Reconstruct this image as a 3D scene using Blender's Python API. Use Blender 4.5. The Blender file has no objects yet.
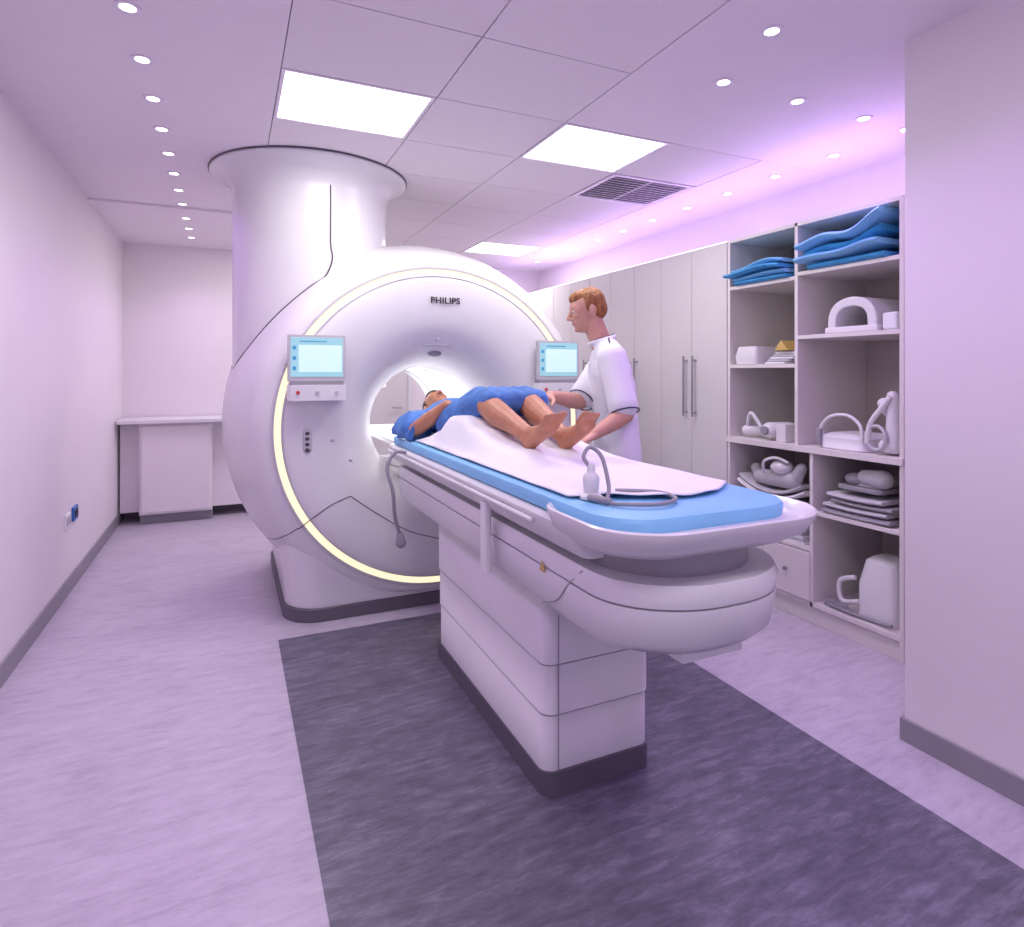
import bpy, bmesh, math, random
from mathutils import Vector, Matrix, noise
random.seed(4)
R=math.radians
scene=bpy.context.scene
COL=scene.collection
try: scene.view_settings.view_transform='Standard'
except Exception: pass

# ---------------- materials ----------------
def mat(name,col,rough=.5,metal=0,var=0.04,nscale=8,bump=0,bscale=60,emit=None,estr=0,stretch=None):
    m=bpy.data.materials.new(name); m.use_nodes=True
    nt=m.node_tree; b=nt.nodes['Principled BSDF']
    b.inputs['Roughness'].default_value=rough; b.inputs['Metallic'].default_value=metal
    tc=nt.nodes.new('ShaderNodeTexCoord')
    mp=nt.nodes.new('ShaderNodeMapping'); nt.links.new(tc.outputs['Object'],mp.inputs['Vector'])
    if stretch: mp.inputs['Scale'].default_value=stretch
    n=nt.nodes.new('ShaderNodeTexNoise'); n.inputs['Scale'].default_value=nscale; n.inputs['Detail'].default_value=3
    nt.links.new(mp.outputs['Vector'],n.inputs['Vector'])
    cr=nt.nodes.new('ShaderNodeValToRGB')
    c=Vector(col)
    cr.color_ramp.elements[0].position=.3; cr.color_ramp.elements[1].position=.7
    cr.color_ramp.elements[0].color=(*[max(0,x*(1-var)) for x in c],1)
    cr.color_ramp.elements[1].color=(*[min(1,x*(1+var)) for x in c],1)
    nt.links.new(n.outputs['Fac'],cr.inputs['Fac']); nt.links.new(cr.outputs['Color'],b.inputs['Base Color'])
    if bump:
        n2=nt.nodes.new('ShaderNodeTexNoise'); n2.inputs['Scale'].default_value=bscale; n2.inputs['Detail'].default_value=2
        nt.links.new(tc.outputs['Object'],n2.inputs['Vector'])
        bp=nt.nodes.new('ShaderNodeBump'); bp.inputs['Strength'].default_value=bump; bp.inputs['Distance'].default_value=.01
        nt.links.new(n2.outputs['Fac'],bp.inputs['Height']); nt.links.new(bp.outputs['Normal'],b.inputs['Normal'])
    if emit:
        b.inputs['Emission Color'].default_value=(*emit,1); b.inputs['Emission Strength'].default_value=estr
    return m

def floor_mat(name,base,dark,light,p0,p1,rough):
    m=bpy.data.materials.new(name); m.use_nodes=True
    nt=m.node_tree; b=nt.nodes['Principled BSDF']; b.inputs['Roughness'].default_value=rough
    tc=nt.nodes.new('ShaderNodeTexCoord')
    mp=nt.nodes.new('ShaderNodeMapping'); mp.inputs['Scale'].default_value=(4,15,1); mp.inputs['Rotation'].default_value=(0,0,R(-5))
    nt.links.new(tc.outputs['Object'],mp.inputs['Vector'])
    n=nt.nodes.new('ShaderNodeTexNoise'); n.inputs['Scale'].default_value=1.7; n.inputs['Detail'].default_value=10; n.inputs['Roughness'].default_value=.76; n.inputs['Distortion'].default_value=.3
    nt.links.new(mp.outputs['Vector'],n.inputs['Vector'])
    mp2=nt.nodes.new('ShaderNodeMapping'); mp2.inputs['Scale'].default_value=(1.5,3.5,1)
    nt.links.new(tc.outputs['Object'],mp2.inputs['Vector'])
    n2=nt.nodes.new('ShaderNodeTexNoise'); n2.inputs['Scale'].default_value=1.3; n2.inputs['Detail'].default_value=6
    nt.links.new(mp2.outputs['Vector'],n2.inputs['Vector'])
    mx=nt.nodes.new('ShaderNodeMath'); mx.operation='MULTIPLY_ADD'; mx.inputs[1].default_value=.3
    sb=nt.nodes.new('ShaderNodeMath'); sb.operation='SUBTRACT'; sb.inputs[1].default_value=.15
    nt.links.new(n2.outputs['Fac'],mx.inputs[0]); nt.links.new(n.outputs['Fac'],sb.inputs[0]); nt.links.new(sb.outputs[0],mx.inputs[2])
    cr=nt.nodes.new('ShaderNodeValToRGB'); e=cr.color_ramp.elements
    e[0].position=p0; e[0].color=(*dark,1); e[1].position=p1; e[1].color=(*light,1)
    x=e.new((p0+p1)/2-.01); x.color=(*base,1)
    nt.links.new(mx.outputs[0],cr.inputs['Fac']); nt.links.new(cr.outputs['Color'],b.inputs['Base Color'])
    return m

M={}
M['wall']=mat('wall_paint',(.82,.765,.80),.55,var=.01,nscale=3,bump=.03,bscale=200)
M['ceil']=mat('ceiling_paint',(.86,.80,.85),.7,var=.01)
M['tile']=mat('ceiling_tile_mineral',(.84,.79,.82),.8,var=.02,nscale=120,bump=.05,bscale=300)
M['gap']=mat('tile_gap_grey',(.38,.34,.38),.8)
M['floorL']=floor_mat('floor_vinyl_light',(.50,.455,.53),(.40,.36,.44),(.57,.53,.60),.33,.67,.36)
M['floorD']=floor_mat('floor_vinyl_dark',(.135,.13,.175),(.08,.076,.108),(.25,.24,.30),.34,.70,.40)
M['skirt']=mat('baseboard_vinyl_grey',(.28,.26,.30),.5)
M['white']=mat('scanner_gloss_white',(.75,.74,.755),.25,var=.008)
M['white2']=mat('scanner_satin_white',(.75,.74,.755),.4,var=.01)
M['bore']=mat('bore_liner_white',(.86,.86,.88),.3,var=.01)
M['dark']=mat('seam_dark',(.06,.055,.07),.5)
M['grey']=mat('plastic_grey',(.30,.29,.32),.45)
M['lgrey']=mat('plastic_light_grey',(.52,.51,.54),.45)
M['plinth']=mat('plinth_grey',(.12,.11,.135),.45)
M['led']=mat('led_ring_warm',(.3,.28,.22),.4,emit=(1,.86,.58),estr=1.05)
M['panel']=mat('light_panel_diffuser',(1,1,1),.4,emit=(1,.98,.97),estr=3)
M['down']=mat('downlight_lamp',(1,1,1),.4,emit=(.95,.88,1),estr=6)
M['trimw']=mat('downlight_trim_white',(.85,.78,.88),.35)
M['cab']=mat('cupboard_laminate',(.68,.65,.655),.42,var=.01)
M['shelf']=mat('shelf_laminate_cream',(.74,.70,.68),.45,var=.01)
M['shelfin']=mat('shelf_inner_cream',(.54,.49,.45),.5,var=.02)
M['steel']=mat('brushed_steel',(.40,.40,.42),.3,metal=.9)
M['blue']=mat('foam_blue',(.06,.36,.68),.6,var=.15,nscale=14,bump=.2,bscale=40)
M['pad']=mat('mattress_light_blue',(.22,.53,.80),.5,var=.04,nscale=5,bump=.08,bscale=20)
M['sheet']=mat('paper_sheet_white',(.80,.80,.84),.7,var=.01,bump=.25,bscale=14)
M['gown']=mat('gown_blue',(.07,.20,.52),.75,var=.25,nscale=12,bump=.4,bscale=30)
M['tunic']=mat('tunic_white_cotton',(.80,.80,.84),.8,var=.02,bump=.4,bscale=16)
M['navy']=mat('navy_cloth',(.02,.025,.07),.8)
M['skin']=mat('skin_light',(.62,.33,.24),.5,var=.08,nscale=20)
M['skin2']=mat('skin_tan',(.50,.225,.125),.45,var=.10,nscale=20)
M['ginger']=mat('hair_ginger',(.32,.125,.035),.6,var=.4,nscale=60,bump=.8,bscale=120,stretch=(1,1,.3))
M['brown']=mat('hair_dark_brown',(.045,.022,.013),.6,var=.3,nscale=60,bump=.6,bscale=120)
M['eye']=mat('eye_white',(.7,.7,.7),.2)
M['iris']=mat('eye_iris',(.05,.07,.1),.2)
M['lip']=mat('lip',(.45,.17,.14),.5)
M['screen']=mat('screen_cyan',(.1,.2,.25),.2,emit=(.40,.70,.80),estr=.72,var=.12,nscale=6)
M['scrtxt']=mat('screen_icons',(.02,.15,.3),.3,emit=(.05,.30,.55),estr=.6)
M['scrlt']=mat('screen_light_block',(.3,.4,.4),.3,emit=(.62,.86,.94),estr=.75)
M['red']=mat('button_red',(.6,.03,.03),.4)
M['yel']=mat('label_yellow',(.6,.42,.12),.5)
M['sock']=mat('socket_white',(.8,.8,.82),.35)
M['sockb']=mat('socket_blue',(.02,.14,.42),.35)
M['black']=mat('rubber_black',(.02,.02,.022),.5)
M['viofill']=mat('added_violet_glow',(.8,.6,1),.4,emit=(.85,.7,1),estr=3)  # glow for the violet strip added above the cupboards, not a real fixture

# ---------------- mesh builder ----------------
def V(*a): return Vector(a)
def frame(d):
    d=d.normalized(); up=V(0,0,1) if abs(d.z)<.9 else V(1,0,0)
    s=d.cross(up).normalized(); return s, s.cross(d).normalized()
def catmull(pts,n=8,closed=False):
    pts=[Vector(p) for p in pts]; out=[]; L=len(pts)
    rng=L if closed else L-1
    for i in range(rng):
        g=lambda k:(pts[k%L] if closed else pts[max(0,min(L-1,k))])
        p0,p1,p2,p3=g(i-1),g(i),g(i+1),g(i+2)
        for j in range(n):
            t=j/n
            out.append(.5*((2*p1)+(p2-p0)*t+(2*p0-5*p1+4*p2-p3)*t*t+(3*p1-p0-3*p2+p3)*t**3))
    if not closed: out.append(pts[-1].copy())
    return out
class MB:
    def __init__(s): s.v=[];s.f=[];s.m=[]
    def add(s,vs,fs,m=0):
        o=len(s.v); s.v+= [tuple(x) for x in vs]
        for f in fs: s.f.append([i+o for i in f]); s.m.append(m)
    def box(s,x0,x1,y0,y1,z0,z1,m=0,rot=None,c=None):
        vs=[V(x,y,z) for x in(x0,x1) for y in(y0,y1) for z in(z0,z1)]
        if rot is not None:
            c=c or V((x0+x1)/2,(y0+y1)/2,(z0+z1)/2)
            vs=[rot@(p-c)+c for p in vs]
        s.add(vs,[(0,1,3,2),(4,6,7,5),(0,4,5,1),(2,3,7,6),(0,2,6,4),(1,5,7,3)],m)
    def rings(s,rs,m=0,cap0=True,cap1=True,loop=False):
        n=len(rs[0]); vs=[p for r in rs for p in r]; fs=[]
        k=len(rs)
        for i in range(k if loop else k-1):
            a=i*n;b=((i+1)%k)*n
            for j in range(n):
                j2=(j+1)%n; fs.append((a+j,a+j2,b+j2,b+j))
        if not loop:
            if cap0: fs.append(tuple(range(n))[::-1])
            if cap1: fs.append(tuple(range((k-1)*n,k*n)))
        s.add(vs,fs,m)
    def tube(s,pts,r,m=0,n=10,closed=False):
        pts=[Vector(p) for p in pts]; rs=[];L=len(pts); prev=None
        for i,p in enumerate(pts):
            if closed: t=pts[(i+1)%L]-pts[i-1]
            else: t=pts[min(i+1,L-1)]-pts[max(i-1,0)]
            if t.length<1e-9: t=V(0,0,1)
            t.normalize()
            if prev is None: a,_=frame(t)
            else: a=(prev-t*prev.dot(t)).normalized()
            prev=a; b=t.cross(a); rr=r[i] if isinstance(r,(list,tuple)) else r
            rs.append([p+(a*math.cos(q)+b*math.sin(q))*rr for q in [2*math.pi*j/n for j in range(n)]])
        s.rings(rs,m,loop=closed)
    def ell(s,c,r,m=0,ax=None,n=16,k=10):
        c=Vector(c); ax=ax or (V(1,0,0),V(0,1,0),V(0,0,1)); rs=[]
        for i in range(1,k):
            t=math.pi*i/k
            rs.append([c+ax[0]*r[0]*math.sin(t)*math.cos(q)+ax[1]*r[1]*math.sin(t)*math.sin(q)-ax[2]*r[2]*math.cos(t) for q in [2*math.pi*j/n for j in range(n)]])
        s.rings(rs,m)
    def cap(s,a,b,ra,rb,m=0,flat=None,n=14):
        a=Vector(a);b=Vector(b); d=b-a; L=d.length
        if L<1e-6: d=V(0,0,1)
        d.normalize(); x,y=frame(d); rs=[]
        def ring(c,r):
            o=[]
            for j in range(n):
                q=2*math.pi*j/n; off=(x*math.cos(q)+y*math.sin(q))*r
                if flat: off=off-flat[0]*off.dot(flat[0])*(1-flat[1])
                o.append(c+off)
            return o
        for i in range(1,5):
            t=R(90)*i/4-R(0); rs.append(ring(a-d*ra*math.cos(t),ra*math.sin(t)))
        for i in range(1,4): rs.append(ring(a+d*L*i/4,ra+(rb-ra)*i/4))
        for i in range(4,0,-1):
            t=R(90)*i/4; rs.append(ring(b+d*rb*math.cos(t),rb*math.sin(t)))
        s.rings(rs,m)
    def chain(s,pts,rr,m=0,flat=None):
        for i in range(len(pts)-1): s.cap(pts[i],pts[i+1],rr[i],rr[i+1],m,flat)
    def lathe(s,prof,c,axis='z',m=0,n=64,loop=False,cap=False,clampz=None):
        rs=[]
        for r,h in prof:
            o=[]
            for j in range(n):
                q=2*math.pi*j/n
                if axis=='z': p=V(c[0]+r*math.cos(q),c[1]+r*math.sin(q),h)
                elif axis=='y': p=V(c[0]+r*math.cos(q),h,c[2]+r*math.sin(q))
                else: p=V(h,c[1]+r*math.cos(q),c[2]+r*math.sin(q))
                if clampz is not None and p.z<clampz: p.z=clampz
                o.append(p)
            rs.append(o)
        s.rings(rs,m,cap0=cap,cap1=cap,loop=loop)
    def obj(s,name,mats,parent=None,bevel=0,angle=40,sub=0,remesh=0,smooth=0,wn=False):
        me=bpy.data.meshes.new(name); me.from_pydata(s.v,[],s.f)
        for x in (mats if isinstance(mats,(list,tuple)) else [mats]): me.materials.append(x)
        for p,k in zip(me.polygons,s.m): p.material_index=k; p.use_smooth=True
        bm=bmesh.new(); bm.from_mesh(me); bmesh.ops.recalc_face_normals(bm,faces=bm.faces); bm.to_mesh(me); bm.free()
        if not remesh: me.set_sharp_from_angle(angle=R(angle))
        o=bpy.data.objects.new(name,me); COL.objects.link(o)
        if bevel:
            b=o.modifiers.new('bev','BEVEL'); b.width=bevel; b.segments=3; b.limit_method='ANGLE'; b.angle_limit=R(40); b.harden_normals=True
        if remesh:
            r=o.modifiers.new('rm','REMESH'); r.mode='VOXEL'; r.voxel_size=remesh; r.use_smooth_shade=True
            if smooth:
                q=o.modifiers.new('sm','SMOOTH'); q.factor=.5; q.iterations=smooth
        if sub:
            q=o.modifiers.new('sub','SUBSURF'); q.levels=sub; q.render_levels=sub
        if parent: o.parent=parent
        return o
def empty(name,loc=(0,0,0)):
    e=bpy.data.objects.new(name,None); COL.objects.link(e); e.location=loc; e.empty_display_size=.1
    return e
def child(o,e):
    o.parent=e; o.matrix_parent_inverse=Matrix.Translation(-Vector(e.location))
def rrect(x0,x1,y0,y1,z,rf=(.1,.1),rb=(.05,.05),n=8):
    pts=[]
    for (cx,cy,rx,ry,a0) in [(x0+rf[0],y0+rf[1],rf[0],rf[1],180),(x1-rf[0],y0+rf[1],rf[0],rf[1],270),(x1-rb[0],y1-rb[1],rb[0],rb[1],0),(x0+rb[0],y1-rb[1],rb[0],rb[1],90)]:
        for i in range(n+1):
            q=R(a0+90*i/n); pts.append(V(cx+rx*math.cos(q),cy+ry*math.sin(q),z))
    return pts
def light(name,kind,loc,energy,color,parent=None,**k):
    l=bpy.data.lights.new(name,kind); l.energy=energy; l.color=color
    for a,b in k.items():
        if a!='rot': setattr(l,a,b)
    o=bpy.data.objects.new(name,l); COL.objects.link(o); o.location=loc
    if 'rot' in k: o.rotation_euler=k['rot']
    if parent: o.parent=parent
    return o

# ---------------- room ----------------
XL,XR,YB,ZC=-.93,3.55,6.9,2.66
YF=-1.6
b=MB(); b.box(XL-.1,XR+.1,YF,YB+.1,-.1,0); b.obj('floor',M['floorL'])
b=MB(); b.box(.23,2.03,YF,3.42,0,.0015); b.obj('floor_inlay',M['floorD'])
b=MB(); b.box(XL-.1,XL,YF,YB+.1,0,ZC+.1); b.obj('wall_left',M['wall'])
b=MB(); b.box(XL,XR+.1,YB,YB+.1,0,ZC+.1); b.obj('wall_back',M['wall'])
b=MB(); b.box(XR,XR+.1,1.5,YB,0,ZC+.1); b.obj('wall_right',M['wall'])
XW=2.335
b=MB(); b.box(XW,XR+.1,YF,1.5,0,ZC+.1); b.obj('wall_near_right',M['wall'],bevel=.004)
b=MB(); b.box(XL,XL+.012,YF,YB,0,.10); b.obj('baseboard_left',M['skirt'],bevel=.004)
b=MB(); b.box(XL+.012,2.9,YB-.012,YB,0,.10); b.obj('baseboard_back',M['skirt'],bevel=.004)
b=MB(); b.box(XW-.012,XW,YF,1.512,0,.085); b.box(XW,2.93,1.5,1.512,0,.085); b.obj('baseboard_right',M['skirt'],bevel=.003)
# ceiling
b=MB()
b.box(XL,XR,YF,YB,ZC+.02,ZC+.1,1)
b.box(XL,.192,YF,5.3,ZC,ZC+.02,0)
b.box(1.543,XR,YF,2.702,ZC,ZC+.02,0)
b.box(2.884,XR,2.705,YB,ZC,ZC+.02,0)
b.box(XL,.192,5.302,YB,ZC-.018,ZC+.02,0)
b.obj('ceiling',[M['ceil'],M['gap']])
xs=[.193,.865,1.54,2.21,2.88]; 
ys=[2.705-.56*k for k in range(7,0,-1)]+[2.705+.56*k for k in range(0,8)]
ys=[y for y in ys if y<YB]+[YB]
b=MB()
panels=[(0,2.705),(2,2.705),(3,5.505),(0,5.505),(0,-.095)]
vent=(3,3.265)
for i in range(4):
    for j in range(len(ys)-1):
        if i>=2 and ys[j]<2.70: continue
        if any(i==p[0] and abs(ys[j]-p[1])<.02 for p in panels+[vent]): continue
        b.box(xs[i]+.003,xs[i+1]-.003,ys[j]+.003,ys[j+1]-.003,ZC,ZC+.015)
b.obj('ceiling_tiles',M['tile'])
for k,(i,y) in enumerate(panels):
    e=empty('ceiling_light_panel',((xs[i]+xs[i+1])/2,y+.28,ZC))
    b=MB(); b.box(xs[i]+.02,xs[i+1]-.02,y+.02,y+.54,ZC+.004,ZC+.015,0)
    for bx in [(xs[i]+.004,xs[i]+.02,y+.004,y+.556),(xs[i+1]-.02,xs[i+1]-.004,y+.004,y+.556),(xs[i]+.02,xs[i+1]-.02,y+.004,y+.02),(xs[i]+.02,xs[i+1]-.02,y+.54,y+.556)]:
        b.box(*bx,ZC-.002,ZC+.015,1)
    child(b.obj('panel_diffuser',[M['panel'],M['trimw']]),e)
    child(light('panel_lamp','AREA',((xs[i]+xs[i+1])/2,y+.28,ZC-.01),14.5,(1,.94,.965),shape='RECTANGLE',size=.6,size_y=.5),e)
# vent
b=MB(); i,y=vent; x0,x1,y0,y1=xs[i]+.01,xs[i+1]-.01,y+.01,y+.55
b.box(x0,x1,y0,y1,ZC+.012,ZC+.018,1)
for q in range(4):
    w=.03
    b.box(*[(x0,x1,y0,y0+w),(x0,x1,y1-w,y1),(x0,x0+w,y0+w,y1-w),(x1-w,x1,y0+w,y1-w)][q],ZC-.004,ZC+.012,0)
for k in range(11):
    yy=y0+.05+k*.043
    b.box(x0+.03,x1-.03,yy,yy+.02,ZC-.002,ZC+.002,0,rot=Matrix.Rotation(R(35),3,'X'))
b.box((x0+x1)/2-.006,(x0+x1)/2+.006,y0+.03,y1-.03,ZC-.003,ZC+.008,0)
b.obj('ceiling_air_vent',[M['trimw'],M['dark']])
# downlights
dl=[(-.32,2.48+.39*k) for k in range(-4,11)]
dl=[(x,y,ZC if y<5.3 else ZC-.018) for x,y in dl if y<6.7]
dr=[(1.95,2.04,ZC),(2.40,2.04,ZC),(2.86,2.04,ZC),(1.82,1.66,ZC),(1.82,1.1,ZC),(1.82,.4,ZC)]
dc=[(3.19,2.46+.42*k,ZC) for k in range(-2,10)]
b=MB()
for x,y,z in dl+dr+dc:
    b.lathe([(.042,z),(.042,z-.004),(.034,z-.006),(.026,z-.003)],(x,y),'z',1,24)
    b.lathe([(.026,z-.0035),(.001,z-.0035)],(x,y),'z',0,24)
D=b.obj('recessed_downlights',[M['down'],M['trimw']])
VIO=(.58,.26,1.0)
for k,(x,y,z) in enumerate(dl):
    if k%2==0: light('downlight_beam','SPOT',(x,y,z-.02),15,VIO if k%4==0 else (.80,.54,1),D,spot_size=R(120),spot_blend=.9,shadow_soft_size=.04)
for k,(x,y,z) in enumerate(dr):
    light('downlight_beam','SPOT',(x,y,z-.02),14,VIO,D,spot_size=R(120),spot_blend=.9,shadow_soft_size=.04)
for k,(x,y,z) in enumerate(dc):
    if k%2==0: light('downlight_beam','SPOT',(x,y,z-.02),11,(.80,.64,1),D,spot_size=R(125),spot_blend=.8,shadow_soft_size=.04)
# violet strip and lamp added on top of cupboards to tint the ceiling
b=MB(); b.box(3.0,3.03,1.95,6.85,2.252,2.268); C=b.obj('added_fill_strip',M['viofill'])
light('added_violet_fill','AREA',(3.05,4.2,2.3),8,(.55,.28,1),C,shape='RECTANGLE',size=.1,size_y=4.6,rot=(0,R(180),0))

# sockets on left wall
b=MB(); b.box(XL,XL+.012,4.60,4.73,.42,.51,0); b.box(XL+.012,XL+.016,4.62,4.655,.44,.49,1); b.box(XL+.012,XL+.016,4.675,4.71,.44,.49,1)
b.obj('wall_socket',[M['sock'],M['lgrey']],bevel=.003)
b=MB(); b.box(XL,XL+.014,4.80,4.93,.43,.52,0); b.box(XL+.014,XL+.018,4.82,4.91,.45,.50,1)
b.obj('wall_socket',[M['sockb'],M['navy']],bevel=.003)
# back counter + cupboard
b=MB()
b.box(XL+.014,.9,6.42,YB-.014,.93,.965,0)
b.box(XL+.18,-.15,6.5,YB-.02,.09,.93,1); b.box(XL+.18,-.15,6.55,YB-.02,.0,.09,2)
b.box(XL+.20,-.17,6.482,6.5,.11,.90,1)
b.box(XL+.014,.9,6.62,YB-.02,.1,.93,1)
b.obj('counter_cupboard',[M['white2'],M['wall'],M['skirt']],bevel=.004)
b=MB(); b.box(1.0,1.05,YB-.05,YB-.001,0,2.1,0); b.box(1.85,1.9,YB-.05,YB-.001,0,2.1,0); b.box(1.05,1.85,YB-.05,YB-.001,2.05,2.1,0)
b.box(1.05,1.85,YB-.035,YB-.001,0.0,2.05,1); b.tube(catmull([(1.76,YB-.035,1.0),(1.76,YB-.08,1.0),(1.66,YB-.08,1.0)],4),.009,2)
b.obj('door_1',[M['white2'],M['cab'],M['steel']])

# ---------------- tall cupboards + shelving ----------------
XF=2.93
e=empty('storage_cupboard',(3.2,5,0))
b=MB(); b.box(XF+.02,XR-.005,3.035,YB-.02,.10,2.25,0); b.box(XF+.06,XR-.005,3.035,YB-.02,0,.10,1)
child(b.obj('carcass',[M['cab'],M['skirt']]),e)
b=MB(); h=MB(); y=3.035; k=0; dw=.335
while y+dw<YB:
    b.box(XF,XF+.019,y+.002,y+dw-.002,.11,2.245)
    hy=y+dw-.045 if k%2==0 else y+.045
    h.tube([(XF-.001,hy,1.12),(XF-.035,hy,1.12)],.006); h.tube([(XF-.001,hy,1.48),(XF-.035,hy,1.48)],.006); h.tube([(XF-.035,hy,1.09),(XF-.035,hy,1.51)],.008)
    y+=dw;k+=1
child(b.obj('doors',M['cab'],bevel=.003),e); child(h.obj('handles',M['steel']),e)
# shelving
b=MB(); y0,y1=1.885,3.03; T=.022; ym=2.50; ym2=2.40
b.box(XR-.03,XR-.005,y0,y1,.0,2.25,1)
for (ya,yb) in [(y0,y0+T),(y1-T,y1)]: b.box(XF,XR-.03,ya,yb,.0,2.25,0)
b.box(XF,XR-.03,ym-T/2,ym+T/2,.98,2.25,0); b.box(XF,XR-.03,ym2-T/2,ym2+T/2,.1,.95,0)
b.box(XF,XR-.03,y0+T,y1-T,2.228,2.25,0)
b.box(XF-.012,XR-.03,y0,y1-.002,.95,.985,0)
b.box(XF,XR-.03,y0+T,y1-T,.10,.125,0); b.box(XF+.02,XF+.04,y0+T,y1-T,0,.10,0)
b.box(XF,XR-.03,y0+T,ym-T/2,1.945,1.967,0); b.box(XF,XR-.03,y0+T,ym-T/2,1.585,1.607,0)
b.box(XF,XR-.03,ym+T/2,y1-T,1.925,1.947,0); b.box(XF,XR-.03,ym+T/2,y1-T,1.425,1.447,0)
b.box(XF,XR-.03,y0+T,ym2-T/2,.61,.632,0); b.box(XF,XR-.03,ym2+T/2,y1-T,.61,.632,0)
b.box(XF,XR-.03,ym2+T/2,y1-T,.40,.42,0)
b.box(XF-.012,XF+.01,ym2+.005,2.73,.13,.395,0); b.box(XF-.012,XF+.01,2.735,y1-T,.13,.395,0)
for yy in (2.56,2.87): b.lathe([(.001,XF-.03),(.012,XF-.03),(.008,XF-.012)],(0,yy,.27),'x',2,12)
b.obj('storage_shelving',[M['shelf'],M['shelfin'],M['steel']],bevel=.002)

# foam pads
def pad_stack(name,yc,zb,n,ly,depth,prof,th=.024,x0=None,mats=None):
    b=MB(); z=zb; x0=x0 or XF-.02
    for k in range(n):
        ofs=random.uniform(-.02,.02); sh=random.uniform(0,6); xo=.03*math.sin(sh)
        N=26; rs=[]; sc=random.uniform(.85,1.0)
        for i in range(N+1):
            t=i/N; yy=yc+ofs+(t-.5)*ly*sc
            zz=z+th/2+prof(t,k)
            rs.append([V(x0+xo,yy,zz-th/2+.001),V(x0-.012+xo,yy,zz),V(x0+xo,yy,zz+th/2-.001),V(x0+depth,yy,zz+th/2-.001),V(x0+depth+.01,yy,zz),V(x0+depth,yy,zz-th/2+.001)])
        b.rings(rs,k%2); z+=th+.001
    return b.obj(name,[M['blue'],M['pad']],angle=60)
pad_stack('foam_positioning_pads',2.765,1.948,4,.44,.40,lambda t,k:.012*k*(.5+.5*math.sin(t*5)),.023,XF-.035)
pad_stack('foam_positioning_pads',2.205,1.968,4,.50,.42,lambda t,k:(0.0 if k==0 else (.012*k+.085*(1-t)**1.5*(k/3))*(.75+.25*math.sin(t*9+k*.5))),.03,XF-.03)

# arch coil
def arch_coil(name,x,y,z,w,h,d,m=M['white2'],thick=.05):
    b=MB(); rs=[]
    for i in range(21):
        q=math.pi*i/20; yy=y-math.cos(q)*(w/2-thick/2); zz=z+.03+(math.sin(q)**.6 if math.sin(q)>0 else 0)*(h-.03-thick/2)
        nrm=V(0,-math.cos(q),math.sin(q)); 
        p=V(x,yy,zz)
        rs.append([p+V(0,0,0)-nrm*thick/2,p+nrm*thick/2,p+nrm*thick*.5+V(d,0,0),p-nrm*thick*.5+V(d,0,0)])
    b.rings(rs); b.box(x-.01,x+d+.01,y-w/2-.01,y+w/2+.01,z+.001,z+.035)
    return b.obj(name,[m],bevel=.008)
arch_coil('head_receiver_coil',2.97,2.19,1.607,.28,.19,.28)
b=MB(); b.box(2.98,3.3,1.95,2.03,1.609,1.70); b.obj('foam_block',M['sheet'],bevel=.015)
b=MB(); b.rings([rrect(2.95,3.2,2.82,2.99,1.449,(.03,.03),(.03,.03)),rrect(2.945,3.2,2.815,2.995,1.50,(.03,.03),(.03,.03)),rrect(2.96,3.2,2.83,2.98,1.56,(.03,.03),(.03,.03))])
b.obj('extremity_coil_box',M['white2'])
b=MB()
for k in range(5):
    b.box(2.98+k*.01,3.2,2.60-.01*k,2.77-.01*k,1.449+k*.015,1.461+k*.015,k%2,rot=Matrix.Rotation(R(4*k-8),3,'Z'))
b.rings([[V(2.99+.2*j,2.61+dy,1.53+dz) for dy,dz in((0,0),(.1,0),(.05,.06))] for j in (0,1)],2)
b.obj('positioning_pads_small',[M['sheet'],M['lgrey'],M['yel']],bevel=.002)
def coil_loop(b,c,r,w,t=.016,m=0,tilt=0):
    pts=[]
    for i in range(24):
        q=2*math.pi*i/24; p=V(0,math.cos(q)*r*w,math.sin(q)*r); p.rotate(Matrix.Rotation(tilt,3,'Y')); pts.append(Vector(c)+p)
    b.tube(pts,t,m,8,True)
b=MB()
b.cap((3.0,2.93,1.03),(3.12,2.78,1.03),.035,.03); b.cap((2.99,2.74,1.045),(3.1,2.70,1.045),.05,.05); b.tube(catmull([(3.0,2.93,1.03),(2.98,2.9,1.11),(2.97,2.86,1.14),(2.98,2.80,1.06)],6),.012,0)
b.box(2.96,3.15,2.60,2.67,.986,1.09,0)
b.lathe([(.001,2.935),(.026,2.935),(.028,2.95),(.028,3.0)],(0,2.74,1.045),'x',1,16)
b.obj('shoulder_coil',[M['white2'],M['grey']],bevel=.004)
b=MB()
b.rings([rrect(2.95,3.25,2.10,2.38,z,(.05,.05),(.05,.05)) for z in(.987,.99,1.05)]+[rrect(2.98,3.2,2.14,2.34,1.07,(.04,.04),(.04,.04))])
b.tube(catmull([(2.97,2.35,1.05),(2.96,2.36,1.10),(2.96,2.30,1.16),(2.96,2.2,1.17),(2.96,2.13,1.12),(2.96,2.12,1.04)],6),.009,0)
b.box(2.935,2.96,2.35,2.375,1.0,1.09,1)
b.obj('wrist_coil',[M['white2'],M['grey']],bevel=.003)
b=MB()
b.cap((2.99,1.97,1.03),(2.99,1.98,1.28),.04,.026); b.cap((2.98,2.0,1.03),(3.1,2.02,1.03),.04,.04); coil_loop(b,(2.94,2.03,1.07),.06,.8,.009,1); b.tube(catmull([(2.96,1.97,1.28),(2.95,2.01,1.22),(2.94,2.06,1.14),(2.94,2.08,1.04)],5),.013,0)
b.cap((2.99,1.97,1.15),(3.0,2.03,1.24),.02,.03)
b.obj('breast_coil_arm',[M['white2'],M['lgrey']])
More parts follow.
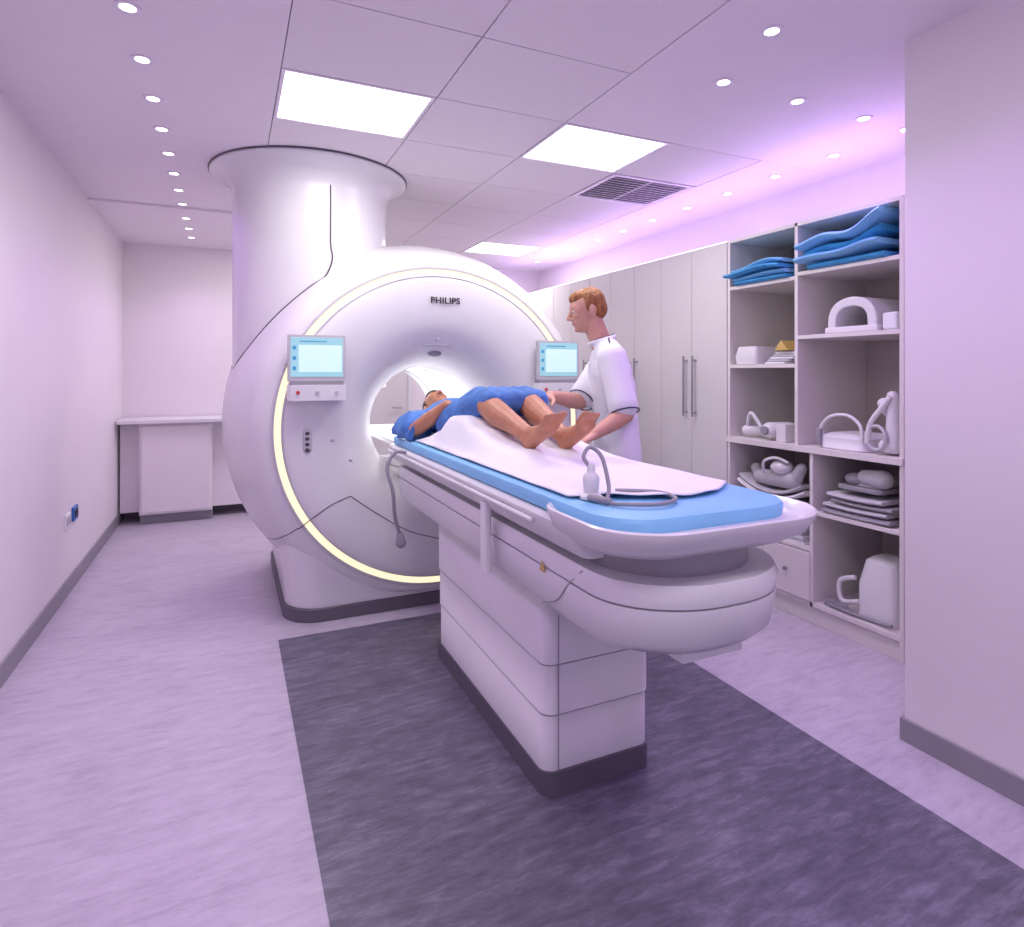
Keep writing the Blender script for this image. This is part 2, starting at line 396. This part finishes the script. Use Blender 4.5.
def shell(name,x,y,z,w,dep,h,m,n=1,gap=.035):
    b=MB()
    for k in range(n):
        rs=[]; off=.02*math.sin(k*2.3)
        for i in range(17):
            t=i/16*2-1; yy=y+off+t*w/2*(1-.06*k); zz=z+.012+h*t*t+k*gap
            rs.append([V(x+abs(off),yy,zz-.01),V(x-.008+abs(off),yy,zz),V(x+abs(off),yy,zz+.01),V(x+dep,yy,zz+.012),V(x+dep,yy,zz-.01)])
        b.rings(rs,k%2)
    return b.obj(name,m,angle=60)
e=empty('anterior_body_coil',(2.96,2.72,.632))
child(shell('coil_shells',2.96,2.72,.632,.50,.42,.07,[M['white2'],M['lgrey']],2,.03),e)
shell('spine_coil_panel',2.94,2.15,.632,.38,.42,.006,[M['grey'],M['lgrey']],4,.03)
b=MB(); b.cap((3.02,2.60,.76),(3.02,2.84,.75),.055,.045); b.cap((3.02,2.84,.74),(3.05,2.90,.79),.03,.035); b.cap((3.02,2.58,.77),(3.01,2.53,.84),.04,.03); b.ell((3.0,2.66,.83),(.06,.07,.045),1); b.tube(catmull([(2.96,2.76,.79),(2.94,2.74,.86),(2.95,2.66,.89),(2.96,2.58,.87)],6),.009,1)
child(b.obj('coil_upper',[M['lgrey'],M['white2']]),e)
b=MB(); b.rings([rrect(2.97,3.3,2.03,2.28,z,(.03,.03),(.03,.03)) for z in (.776,.80)],1); b.cap((3.02,2.05,.85),(3.02,2.14,.85),.05,.04); b.ell((3.03,2.2,.83),(.05,.06,.035),1); b.box(3.0,3.2,2.06,2.2,.80,.84)
b.obj('foot_coil',[M['lgrey'],M['grey']],bevel=.006)
b=MB()
for k in range(5): b.box(2.95+.005*k,3.2,2.46+.01*k,2.70,.421+k*.014,.433+k*.014,k%2)
b.obj('paper_stack',[M['sheet'],M['lgrey']])
b=MB()
b.rings([rrect(2.98,3.2,1.96,2.17,z,(.04,.04),(.04,.04)) for z in(.127,.30)]+[rrect(3.0,3.19,1.98,2.15,.42,(.05,.05),(.05,.05)),rrect(3.03,3.17,2.0,2.13,.44,(.04,.04),(.04,.04))])
b.tube(catmull([(2.99,2.16,.2),(2.98,2.25,.18),(2.98,2.26,.28),(2.99,2.18,.32)],6),.012,0)
b.tube(catmull([(2.965,2.34,.137),(2.95,2.2,.14),(2.965,2.05,.137),(2.955,1.96,.15)],6),.009,1)
b.rings([rrect(2.955,2.975,2.2,2.34,z,(.01,.01),(.01,.01)) for z in(.147,.165)],1)
b.obj('knee_coil',[M['white2'],M['grey']])

# ---------------- MRI scanner ----------------
GX,GZ=1.15,1.08
S=empty('mri_scanner',(GX,4.2,0))
outer=[(3.545,.955),(3.55,.975),(3.575,1.01),(3.62,1.045),(3.7,1.08),(3.82,1.12),(4.0,1.165),(4.2,1.19),(4.45,1.19),(4.7,1.15),(4.88,1.07),(4.97,.98),(5.0,.9)]
front=[(.35,3.98),(.352,3.90),(.362,3.82),(.385,3.74),(.42,3.67),(.47,3.61),(.53,3.57),(.60,3.54),(.70,3.52),(.80,3.512),(.87,3.515),(.893,3.522),(.898,3.535),(.898,3.55)]
def cr1(lst,n=4):
    p=catmull([(a,b_,0) for a,b_ in lst],n); return [(q.x,q.y) for q in p]
b=MB(); prof=cr1(front[:-3],4)+front[-3:]
b.lathe(prof,(GX,0,GZ),'y',0,128)
child(b.obj('front_cover',[M['white']],angle=50),S)
b=MB(); prof=[(.90,3.55),(.94,3.55),(.945,3.53),(.95,3.528)]+[(r,y) for y,r in cr1(outer,3)]+[(.5,5.0),(.42,4.98),(.36,4.93)]
b.lathe(prof,(GX,0,GZ),'y',0,128,clampz=.1)
child(b.obj('gantry_shell',[M['white']],angle=50),S)
b=MB(); b.lathe([(.897,3.545),(.899,3.526),(.935,3.526),(.937,3.545)],(GX,0,GZ),'y',0,128); child(b.obj('light_ring',M['led']),S)
b=MB(); b.lathe([(.888,3.520),(.891,3.516),(.899,3.522),(.8995,3.53)],(GX,0,GZ),'y',0,128); b.lathe([(.935,3.53),(.936,3.522),(.944,3.522),(.947,3.53)],(GX,0,GZ),'y',0,128); child(b.obj('ring_bezel',M['lgrey']),S)
b=MB(); b.lathe([(.35,3.97),(.35,4.94),(.37,4.94),(.37,3.97)],(GX,0,GZ),'y',0,96,loop=True)
for yy in (4.2,4.75): b.lathe([(.349,yy),(.346,yy+.004),(.346,yy+.012),(.349,yy+.016)],(GX,0,GZ),'y',1,96)
b.lathe([(.36,4.935),(.36,4.95),(.385,4.96),(.385,4.93)],(GX,0,GZ),'y',2,96,loop=True)
child(b.obj('bore_tunnel',[M['bore'],M['grey'],M['dark']]),S)
b=MB(); b.box(GX-.02,GX+.02,4.0,4.85,GZ+.335,GZ+.345); child(b.obj('bore_lamp',M['panel']),S)
child(light('bore_light','AREA',(GX,4.42,GZ+.33),8,(.95,.95,1),shape='RECTANGLE',size=.05,size_y=.85),S)
# base
b=MB()
b.rings([rrect(.29,2.01,3.58,4.93,.07,(.2,.2),(.1,.1)),rrect(.28,2.02,3.575,4.94,.2,(.2,.2),(.1,.1)),rrect(.265,2.035,3.575,4.94,.34,(.2,.2),(.1,.1)),rrect(.30,2.0,3.60,4.92,.55,(.2,.2),(.1,.1))])
child(b.obj('base_cover',M['white']),S)
b=MB(); b.rings([rrect(.275,2.025,3.565,4.945,0,(.2,.2),(.1,.1)),rrect(.275,2.025,3.565,4.945,.075,(.2,.2),(.1,.1))]); child(b.obj('base_plinth',M['plinth'],bevel=.006),S)
# column
CX,CY=.49,4.2; CR=.475
b=MB(); b.lathe(cr1([(CR,1.3),(CR,1.8),(CR,2.3),(CR+.001,2.46),(CR+.008,2.53),(CR+.03,2.58),(CR+.07,2.612),(CR+.115,2.63),(.605,2.64),(.605,2.65)],4),(CX,CY),'z',0,96)
child(b.obj('service_column',M['white'],angle=60),S)
b=MB(); b.lathe([(.612,2.650),(.612,2.659),(.5,2.659),(.5,2.650)],(CX,CY),'z',0,96,loop=True); child(b.obj('column_collar',M['plinth']),S)
def r_of_y(y):
    L=[(a,c) for a,c in outer]
    if y<=L[0][0]: return L[0][1]
    for (a,c),(a2,c2) in zip(L,L[1:]):
        if a<=y<=a2: return c+(c2-c)*(y-a)/(a2-a)
    return L[-1][1]
def y_of_r(r):
    if r<.893:
        L=sorted([(a,c) for a,c in front])
        for (a,c),(a2,c2) in zip(L,L[1:]):
            if a<=r<=a2: return c+(c2-c)*(r-a)/(a2-a)
    L=[(c,a) for a,c in outer[:8]]
    if r<L[0][0]: return 3.528
    for (a,c),(a2,c2) in zip(L,L[1:]):
        if a<=r<=a2: return c+(c2-c)*(r-a)/(a2-a)
    return 4.2
b=MB(); pts=[]
for i in range(60):
    q=R(276-1.75*i); x=CX+(CR+.002)*math.cos(q); y=CY+(CR+.002)*math.sin(q); r=r_of_y(y); dz=r*r-(x-GX)**2
    if dz<=0: break
    pts.append(V(x,y,GZ+math.sqrt(dz)+.003))
top=[V(CX+CR*math.cos(R(276)),CY-(CR+.002)*math.sin(R(84)),z) for z in (2.5,2.3,2.15)]
b.tube(catmull(top+[pts[0]+V(.01,-.002,.08)]+pts[2::5],4),.004,0,8)
def seam(pl,n=10,off=.001):
    P=catmull([(x,0,z) for x,z in pl],n); o=[]
    for p in P:
        r=math.hypot(p.x-GX,p.z-GZ)
        yy=y_of_r(r)
        if .885<r<.96: yy=3.522
        o.append(V(p.x,yy-off,p.z))
    return o
for sgn in(1,-1):
    f=lambda x:GX+sgn*(x-GX)
    b.tube(seam([(f(1.149),.40),(f(.95),.47),(f(.75),.60),(f(.62),.70)]),.0028,0,6)
    b.tube(seam([(f(.62),.70),(f(.5),.655),(f(.35),.55),(f(.28),.49)]),.0028,0,6)
b.tube([p for p in seam([(.28,.49),(.24,.43),(.215,.40),(.2,.37)],6)],.0028,0,6)
child(b.obj('panel_seams',M['dark']),S)
# screens
def screen(xc,flip=1):
    b=MB(); y=3.455; w=.15
    b.box(xc-w,xc+w,y,y+.03,1.35,1.60,0)
    b.box(xc-w+.014,xc+w-.014,y-.002,y+.001,1.374,1.586,1)
    b.box(xc-w+.055,xc+w-.02,y-.003,y-.001,1.40,1.545,6)
    for k in range(3): b.box(xc-w+.024,xc-w+.042,y-.0035,y-.001,1.41+k*.055,1.430+k*.055,2)
    b.box(xc-w+.06,xc-w+.20,y-.0035,y-.001,1.562,1.568,2)
    b.box(xc-.05,xc+.05,y+.03,y+.085,1.40,1.52,0)
    b.rings([rrect(xc-w,xc+w,y-.015,y+.09,z,(.02,.02),(.02,.02)) for z in (1.245,1.255,1.32,1.33)],3)
    b.box(xc-w+.01,xc+w-.01,y-.005,y+.06,1.33,1.352,4)
    for k in range(3): b.lathe([(.010,y-.016),(.009,y-.021),(.001,y-.021)],(xc-.10+k*.1*1.0,0,1.29),'y',5 if k==0 else 0,14)
    o=b.obj('control_screen',[M['lgrey'],M['screen'],M['scrtxt'],M['white2'],M['grey'],M['red'],M['scrlt']],bevel=.002); child(o,S)
screen(.43); screen(1.92)
# intercom
b=MB(); x=.385; yy=y_of_r(math.hypot(x-GX,1.03-GZ))
b.cap((x,yy,.98),(x,yy,1.07),.026,.026,0,(V(0,1,0),.35))
for k in range(4): b.ell((x,yy-.010,.975+k*.03),(.012,.004,.010),1)
child(b.obj('intercom_buttons',[M['lgrey'],M['dark']]),S)
b=MB(); 
for (x,z) in [(.52,1.02),(.62,.9),(1.15,1.60)]:
    yy=y_of_r(math.hypot(x-GX,z-GZ)); b.ell((x,yy,z),(.016,.006,.012),0)
b.cap((1.07,3.60,1.565),(1.23,3.60,1.565),.010,.010,0)
b.ell((1.15,3.645,1.515),(.045,.02,.022),1)
child(b.obj('face_sensors',[M['lgrey'],M['grey']]),S)
fc=bpy.data.curves.new('logo_text','FONT'); fc.body='PHILIPS'; fc.size=.053; fc.extrude=.001; fc.align_x='CENTER'; fc.space_character=1.1; fc.offset=.0011
fc.materials.append(M['black'])
t=bpy.data.objects.new('logo_text',fc); COL.objects.link(t); t.location=(1.175,3.508,1.81); t.rotation_euler=(R(90),0,0); child(t,S)

# ---------------- patient table ----------------
TB=empty('patient_table',(1.15,2.3,0)); XC=1.15
def ring(hw,yf,z,yb=3.45,fx=None,fy=.25,rb=.03): return rrect(XC-hw,XC+hw,yf,yb,z,(fx or hw*.8,fy),(rb,rb),n=14)
b=MB()
b.rings([rrect(XC-.29,XC+.29,1.4,3.45,.90,(.03,.03),(.03,.03)),rrect(XC-.325,XC+.325,1.4,3.45,.93,(.03,.03),(.03,.03)),rrect(XC-.335,XC+.335,1.4,3.45,.985,(.03,.03),(.03,.03)),rrect(XC-.325,XC+.325,1.4,3.45,.995,(.03,.03),(.03,.03))])
child(b.obj('table_top',M['white']),TB)
b=MB()
tr=lambda hw,yf,z,yb:rrect(XC-hw,XC+hw,yf,yb,z,(hw*.55,.17),(.12,.12),n=14)
b.rings([tr(.26,1.27,.930,1.54),tr(.312,1.19,.945,1.56),tr(.342,1.14,.975,1.58),tr(.354,1.118,1.012,1.59),tr(.355,1.116,1.024,1.59),tr(.350,1.121,1.028,1.585),tr(.336,1.136,1.021,1.58),tr(.324,1.15,1.003,1.57)])
child(b.obj('foot_tray',M['white']),TB)
b=MB()
b.rings([rrect(.90,1.40,3.40,4.85,z,(.02,.02),(.02,.02)) for z in(.955,.985)])
child(b.obj('bed_board',M['white2']),TB)
b=MB()
bd=lambda hw,yf,z:ring(hw,yf,z,3.40,hw*.9,.22)
b.rings([bd(.22,1.30,.685),bd(.265,1.21,.69),bd(.282,1.178,.72),bd(.290,1.165,.80),bd(.290,1.165,.812)])
b.rings([bd(.283,1.172,.812),bd(.283,1.172,.818)],1)
b.rings([bd(.290,1.165,.818),bd(.293,1.158,.85),bd(.285,1.168,.875)])
b.rings([bd(.24,1.23,.875),bd(.24,1.23,.935)],2)
b.box(XC-.10,XC+.10,1.24,1.45,.655,.69,0)
child(b.obj('carriage_body',[M['white'],M['grey'],M['grey']]),TB)
b=MB()
for hw,yf,yb,z0,z1 in [(.213,1.785,2.90,.08,.262),(.215,1.780,2.91,.268,.43),(.218,1.775,2.92,.436,.69)]:
    b.rings([rrect(XC-hw,XC+hw,yf,yb,z,(.045,.045),(.04,.04)) for z in (z0,z0+.001,z1-.001,z1)],0)
b.rings([rrect(XC-.205,XC+.205,1.79,2.89,z,(.04,.04),(.04,.04)) for z in (.08,.68)],1)
child(b.obj('lift_column',[M['white2'],M['grey']],bevel=.003),TB)
b=MB(); b.rings([rrect(XC-.218,XC+.218,1.775,2.93,z,(.05,.05),(.04,.04)) for z in (0,.01,.075,.080)])
child(b.obj('table_plinth',M['plinth']),TB)
b=MB()
for sgn in(-1,1):
    x=XC+sgn*.290
    b.tube(catmull([(x,1.42,.865),(x,1.5,.80),(x,1.56,.74),(x-.006*sgn,1.66,.70)],5),.002,0,6)
b.tube([(XC-.165,1.7745,.09),(XC-.165,1.7745,.60)],.0022,0,6)
child(b.obj('table_seams',M['grey']),TB)
b=MB()
for sgn in(-1,1):
    x=XC+sgn*.330
    b.rings([rrect(x-.013,x+.013,1.98,2.03,z,(.01,.01),(.01,.01)) for z in (.70,.71,.94,.945)],0)
    b.tube([(XC+sgn*.342,1.62,.965),(XC+sgn*.342,3.40,.965)],.008,0,8)
    for yy in (1.7,2.2,2.8,3.35): b.tube([(XC+sgn*.32,yy,.965),(XC+sgn*.342,yy,.965)],.007,0,6)
child(b.obj('side_rail',[M['white2']],bevel=.004),TB)
b=MB(); x=XC-.2955
b.add([(x,1.66,.80),(x,1.62,.80),(x,1.64,.835)],[(0,1,2)]); child(b.obj('warning_label',M['yel']),TB)
# mattress
b=MB(); md=lambda hw,yf,z,yb=3.42:rrect(XC-hw,XC+hw,yf,yb,z,(.15,.15),(.02,.02),n=12)
b.rings([md(.295,1.235,.992),md(.313,1.215,1.0),md(.316,1.212,1.028),md(.312,1.217,1.038),md(.295,1.235,1.043)])
child(b.obj('mattress',M['pad']),TB)
# sheet over knee bolster
def lerp(L,y):
    if y<=L[0][0]: return L[0][1]
    for (a,c),(a2,c2) in zip(L,L[1:]):
        if a<=y<=a2:
            t=(y-a)/(a2-a); t=t*t*(3-2*t); return c+(c2-c)*t
    return L[-1][1]
HB=[(1.3,.003),(1.85,.008),(2.0,.02),(2.15,.04),(2.3,.065),(2.45,.10),(2.62,.145),(2.74,.14),(2.9,.06),(3.05,.02)]
b=MB(); nx,ny=40,100; g=[]
sm=lambda q:max(0,min(1,q))**2*(3-2*max(0,min(1,q)))
for j in range(ny+1):
    for i in range(nx+1):
        t=i/nx; s_=j/ny; yn=1.50-.15*math.sin(t*3.1)*(.6+.6*t); y=yn+s_*(3.05-yn)
        x=.862+t*.576
        ed=sm((x-.862)/.10)*sm((1.438-x)/.10)
        z=1.047+lerp(HB,y)*ed+.006*(noise.noise(V(x*9,y*6,0))+.3)*(.4+ed)+.003
        b.v.append((x,y,max(z,1.0475)))
    g.append([j*(nx+1)+i for i in range(nx+1)])
for j in range(ny):
    for i in range(nx): b.f.append([g[j][i],g[j][i+1],g[j+1][i+1],g[j+1][i]]); b.m.append(0)
o=b.obj('knee_support_sheet',M['sheet']); sd=o.modifiers.new('s','SOLIDIFY'); sd.thickness=.003; sd.offset=1
child(o,TB)
b=MB()
b.tube(catmull([(.80,3.0,1.0),(.74,3.0,1.0),(.70,2.98,.93),(.72,2.95,.82),(.73,2.95,.70),(.76,2.97,.6)],8),.009,0)
b.cap((.76,2.97,.60),(.765,2.97,.56),.018,.026,0)
child(b.obj('patient_call_bulb',M['grey']),TB)
b=MB(); sx,sy=.92,1.47
b.cap((sx,sy,1.055),(sx,sy,1.10),.020,.024,0); b.lathe([(.001,1.046),(.032,1.046),(.032,1.054),(.02,1.064)],(sx,sy),'z',0,20); b.cap((sx,sy,1.10),(sx,sy,1.135),.014,.011,0)
P=catmull([(sx,sy,1.13),(sx-.012,sy+.02,1.16),(sx+.015,sy+.03,1.185),(sx+.035,sy,1.16),(sx+.025,sy-.05,1.09),(sx,sy-.09,1.054),(.95,1.33,1.054),(1.03,1.30,1.054),(1.11,1.34,1.054),(1.10,1.41,1.060),(1.0,1.47,1.062)],10)
b.tube(P,.0058,1)
b.cap((sx-.02,sy-.03,1.055),(sx,sy-.09,1.055),.010,.010,1)
child(b.obj('sensor_cable',[M['white2'],M['grey']]),TB)

# ---------------- people ----------------
def hand(b,w,d,n,side,curl=.35,s=1.0,m=0,spread=.12):
    """w wrist, d forward dir, n back-of-hand normal, side: dir to thumb side"""
    d=d.normalized(); n=(n-d*n.dot(d)).normalized(); sd=(side-d*side.dot(d)-n*side.dot(n)).normalized()
    for k in(-1,0,1): b.cap(w+sd*k*.014*s,w+d*.085*s+sd*k*.025*s,.017*s,.013*s,m)
    L=[.070,.080,.074,.058]
    for k in range(4):
        off=(1.5-k)*.0205*s; p=w+d*.088*s+sd*off; a=curl*.5; r=.0088*s
        dirv=(d+sd*(1.5-k)*spread*.4).normalized()
        for q,fr in enumerate((.45,.32,.23)):
            v=dirv*math.cos(a)-n*math.sin(a); p2=p+v*L[k]*fr*1.1*s
            b.cap(p,p2,r,r*.92,m,n=10); p=p2; r*=.92; a+=curl
    p=w+d*.025*s+sd*.028*s; v=(d*.65+sd*.7-n*.25).normalized(); p2=p+v*.042*s; b.cap(w+d*.015*s+sd*.01*s,p2,.014*s,.012*s,m)
    v=(d*.9+sd*.35-n*.3).normalized(); b.cap(p2,p2+v*.03*s,.0115*s,.0095*s,m,n=10); b.cap(p2+v*.03*s,p2+v*.052*s,.0095*s,.008*s,m,n=10)
def head(b,c,f,u,m=0,s=1.0):
    f=f.normalized(); u=(u-f*u.dot(f)).normalized(); l=u.cross(f)
    ax=(f,l,u); P=lambda a,bb,cc:c+(f*a+l*bb+u*cc)*s
    E=lambda p,r:b.ell(P(*p),[x*s for x in r],m,ax)
    E((-.005,0,.02),(.098,.077,.10)); E((.035,0,-.045),(.062,.058,.07)); E((.045,0,-.075),(.048,.045,.042)); E((.078,0,-.092),(.018,.02,.016))
    E((.058,0,.01),(.04,.062,.06)); E((.083,0,.028),(.014,.045,.012))
    b.cap(P(.092,0,.015),P(.117,0,-.026),.008*s,.011*s,m); E((.106,.012,-.031),(.01,.008,.008)); E((.106,-.012,-.031),(.01,.008,.008))
    E((.062,.035,-.02),(.03,.022,.022)); E((.062,-.035,-.02),(.03,.022,.022))
    E((.088,0,-.053),(.014,.024,.007)); E((.086,0,-.064),(.014,.021,.008))
    for q in(1,-1): E((-.008,q*.078,-.012),(.018,.009,.031)); E((-.004,q*.08,-.035),(.01,.007,.012))
    return ax,P
def face_parts(c,f,u,hairmat,parent,s=1.0,closed=False,long=False):
    f=f.normalized(); u=(u-f*u.dot(f)).normalized(); l=u.cross(f); ax=(f,l,u); P=lambda a,bb,cc:c+(f*a+l*bb+u*cc)*s
    b=MB()
    for q in(1,-1):
        b.ell(P(.082,q*.031,.004),(.012*s,.014*s,.0095*s),0,ax)
        if not closed: b.ell(P(.0915,q*.031,.003),(.004*s,.006*s,.006*s),1,ax)
    b.ell(P(.0965,0,-.0585),(.007*s,.021*s,.0035*s),2,ax)
    o=b.obj('eyes_and_lips',[M['eye'] if not closed else M['skin2'],M['iris'],M['lip']]); child(o,parent)
    b=MB()
    b.ell(P(-.018,0,.036),(.089*s,.081*s,.086*s),0,ax); b.ell(P(-.042,0,.0),(.066*s,.076*s,.07*s),0,ax); b.ell(P(.028,0,.072),(.064*s,.060*s,.042*s),0,ax)
    b.ell(P(.05,.0,.074),(.036*s,.050*s,.026*s),0,ax)
    for q in(1,-1): b.ell(P(.008,q*.068,.02),(.018*s,.011*s,.04*s),0,ax); b.cap(P(.095,q*.018,.024),P(.088,q*.044,.026),.0035*s,.003*s,0)
    o=b.obj('hair',hairmat,remesh=.005,smooth=3); child(o,parent)

# radiographer
RO=V(1.89,2.77,0)
f=V(-.88,.47,0).normalized(); l=V(-f.y,f.x,0)
def L(a,c,z): return RO+f*a+l*c+V(0,0,z)
RD=empty('radiographer',RO)
hf=(f*.95+l*.15+V(0,0,-.22)).normalized(); hc=L(.15,0,1.735); hup=V(0,0,1)
shl,shr=L(.04,.19,1.47),L(.04,-.19,1.47)
ell_,elr=V(1.76,2.50,1.19),V(1.70,2.83,1.24)
wl,wr=V(1.575,2.50,1.10),V(1.455,2.70,1.280)
b=MB(); head(b,hc,hf,hup)
b.cap(L(.055,0,1.50),L(.125,0,1.67),.062,.056)
b.chain([L(.04,-.1,1.50),L(.055,0,1.51),L(.04,.1,1.50)],[.05,.06,.05])
for sh,el,w in((shl,ell_,wl),(shr,elr,wr)):
    b.chain([sh,(sh+el)/2,el],[.055,.05,.042]); mid=el+(w-el)*.35
    b.chain([el,mid,w],[.042,.043,.028])
hand(b,wl,V(-.75,-.15,-.25),V(-.25,-.1,.95),V(.1,1,0),.35)
hand(b,wr,V(-.85,-.4,-.12),V(-.1,-.1,1),V(-.3,-.9,0),.4)
child(b.obj('body_skin',M['skin'],remesh=.0055,smooth=2),RD)
face_parts(hc,hf,hup,M['ginger'],RD)
b=MB()
fl=(f,.68)
b.chain([L(0,-.02,.80),L(0,0,.95),L(.0,0,1.12),L(.02,0,1.30),L(.035,0,1.40)],[.205,.20,.175,.185,.17],0,fl)
b.chain([L(.0,-.10,1.18),L(.03,-.11,1.40)],[.10,.12],0,(f,.85)); b.chain([L(.0,.10,1.18),L(.03,.11,1.40)],[.10,.12],0,(f,.85))
b.chain([L(.05,0,1.515),shl+V(0,0,.0)],[.075,.075]); b.chain([L(.05,0,1.515),shr],[.075,.075])
for sh,el in((shl,ell_),(shr,elr)): b.chain([sh,sh+(el-sh)*.5,sh+(el-sh)*.84],[.078,.074,.076])
c=L(.074,0,1.572)   # collar
for k in range(24):
    q=2*math.pi*k/24; q2=2*math.pi*(k+1)/24
    g=lambda a:c+(f*math.cos(a)*.066+l*math.sin(a)*.064+V(0,0,-.02*math.cos(a)))
    b.cap(g(q),g(q2),.013,.013,n=8)
child(b.obj('tunic',M['tunic'],remesh=.008,smooth=3),RD)
b=MB()
for sh,el in((shl,ell_),(shr,elr)):
    d=(el-sh).normalized(); x,y=frame(d); c2=sh+(el-sh)*.96
    b.tube([c2+(x*math.cos(q)+y*math.sin(q))*.073 for q in [2*math.pi*k/24 for k in range(24)]],.0035,0,6,True)
b.tube([c+V(0,0,.010)+(f*math.cos(q)*.066+l*math.sin(q)*.064+V(0,0,-.02*math.cos(q))) for q in [2*math.pi*k/24 for k in range(24)]],.004,0,6,True)
b.tube(catmull([L(.045,.075,1.580),L(.05,.13,1.567),L(.05,.2,1.54)],5),.004,0,6)
child(b.obj('piping',M['navy']),RD)
b=MB()
b.chain([L(0,-.05,.93),L(0,.05,.93)],[.14,.14],0,(f,.8))
for q in(1,-1): b.chain([L(0,q*.095,.90),L(.015,q*.11,.50),L(-.01,q*.115,.09)],[.105,.078,.062])
child(b.obj('trousers',M['navy'],remesh=.01,smooth=3),RD)
b=MB()
for q in(1,-1):
    b.cap(L(-.03,q*.115,.045),L(.15,q*.13,.038),.043,.037,0)
child(b.obj('shoes',M['black'],remesh=.006,smooth=2),RD)

# patient
PT=empty('patient',(1.15,2.9,1.05))
hc=V(1.15,3.60,1.185); hf=V(.0,-.30,.95).normalized(); hu=V(0,.95,.3)
b=MB(); head(b,hc,hf,hu,0,.96)
b.cap((1.15,3.42,1.13),(1.15,3.52,1.155),.055,.055)
b.chain([V(1.15,3.38,1.14),V(1.15,3.1,1.14),V(1.15,2.95,1.13)],[.11,.11,.12])
SL,SR=V(.965,3.38,1.12),V(1.335,3.38,1.12); EL,ER=V(.885,3.12,1.10),V(1.415,3.12,1.10); WL,WR=V(.99,2.93,1.235),V(1.30,2.93,1.24)
for s_,e_,w_ in((SL,EL,WL),(SR,ER,WR)):
    b.chain([s_,(s_+e_)/2,e_],[.052,.046,.038]); b.chain([e_,e_+(w_-e_)*.35,w_],[.04,.039,.027])
hand(b,WL,V(.85,-.35,.05),V(0,0,1),V(.3,.9,0),.3,.95); hand(b,WR,V(-.85,-.35,.05),V(0,0,1),V(-.3,.9,0),.3,.95)
HP=[V(1.06,2.98,1.14),V(1.24,2.98,1.14)]; KN=[V(1.055,2.57,1.258),V(1.255,2.57,1.268)]; AN=[V(1.085,2.21,1.148),V(1.225,2.17,1.143)]
TO=[V(1.105,2.02,1.215),V(1.245,1.99,1.215)]
for h_,k_,a_,t_ in zip(HP,KN,AN,TO):
    b.chain([h_,(h_+k_)/2,k_],[.088,.074,.056])
    cf=k_+(a_-k_)*.33+V(0,0,-.008)
    b.chain([k_,cf,k_+(a_-k_)*.7,a_],[.056,.057,.042,.035])
    heel=a_+V(0,-.025,-.028); b.cap(a_,heel,.034,.031)
    d=(t_-heel).normalized()
    b.cap(heel,heel+(t_-heel)*.75,.030,.032,0); b.cap(a_+V(0,0,.0),heel+(t_-heel)*.6,.033,.022)
    for q in(-1,1): b.cap(heel+(t_-heel)*.3,heel+(t_-heel)*.82+V(q*.020,0,0),.022,.019)
    for q in range(5):
        sgn=1 if a_.x<1.15 else -1
        off=(q-2)*.0175*sgn; rr=.0125 if q==4 else .0092-.0006*(4-q)
        b0=heel+(t_-heel)*.82+V(off,0,.010); b.cap(b0,b0+d*(.044 if q>2 else .034+.003*q)+V(0,-.002,.014),rr,rr*.95,0,n=10)
child(b.obj('body_skin',M['skin2'],remesh=.005,smooth=1),PT)
face_parts(hc,hf,hu,M['brown'],PT,.96,closed=True)
b=MB(); fz=(V(0,0,1),.62)
b.chain([V(1.15,3.42,1.13),V(1.15,3.25,1.145),V(1.15,3.05,1.145),V(1.15,2.92,1.145)],[.15,.185,.18,.185],0,fz)
for s_,e_ in((SL,EL),(SR,ER)): b.chain([s_,s_+(e_-s_)*.45,s_+(e_-s_)*.75],[.068,.072,.085])
b.chain([SL,V(1.15,3.44,1.13),SR],[.065,.07,.065])
for h_,k_ in zip(HP,KN): b.chain([h_,(h_+k_)/2,k_+V(0,.02,0)],[.112,.094,.070])
for q in (-.09,-.03,.03,.09,.14): b.chain([V(1.15+q,2.85,1.20),V(1.15+q,2.66,1.270),V(1.15+q*1.05,2.53,1.270)],[.08,.065,.05])
child(b.obj('gown',M['gown'],remesh=.009,smooth=3),PT)
b=MB()
rs=[]
for i in range(19):
    t=i/18; y=3.42-.34*t; w=.02*math.sin(t*9)
    rs.append([V(.93,y,1.18),V(.865+w*.4,y,1.14),V(.825+w*.5,y,1.08),V(.83+w*.5,y,1.05),V(.85+w*.5,y,1.05),V(.87+w*.4,y,1.12)])
b.rings(rs); child(b.obj('gown_drape',M['gown'],angle=70),PT)
b=MB(); b.rings([rrect(.97,1.33,3.47,3.76,z,(.06,.06),(.06,.06)) for z in(.99,1.0,1.06,1.075)]); child(b.obj('head_pillow',M['sheet'],bevel=.01),PT)

# ---------------- camera / world ----------------
w=bpy.data.worlds.new('World'); scene.world=w; w.use_nodes=True
bg=w.node_tree.nodes['Background']; bg.inputs[0].default_value=(.78,.60,1,1); bg.inputs[1].default_value=.85
cd=bpy.data.cameras.new('Camera'); cam=bpy.data.objects.new('Camera',cd); COL.objects.link(cam)
cd.sensor_width=36; cd.lens=614/1024*36; cd.shift_y=-(463.5-372)/1024; cd.clip_start=.05
cam.location=(0,0,1.4); cam.rotation_euler=(R(90),0,-R(24.7))
scene.camera=cam
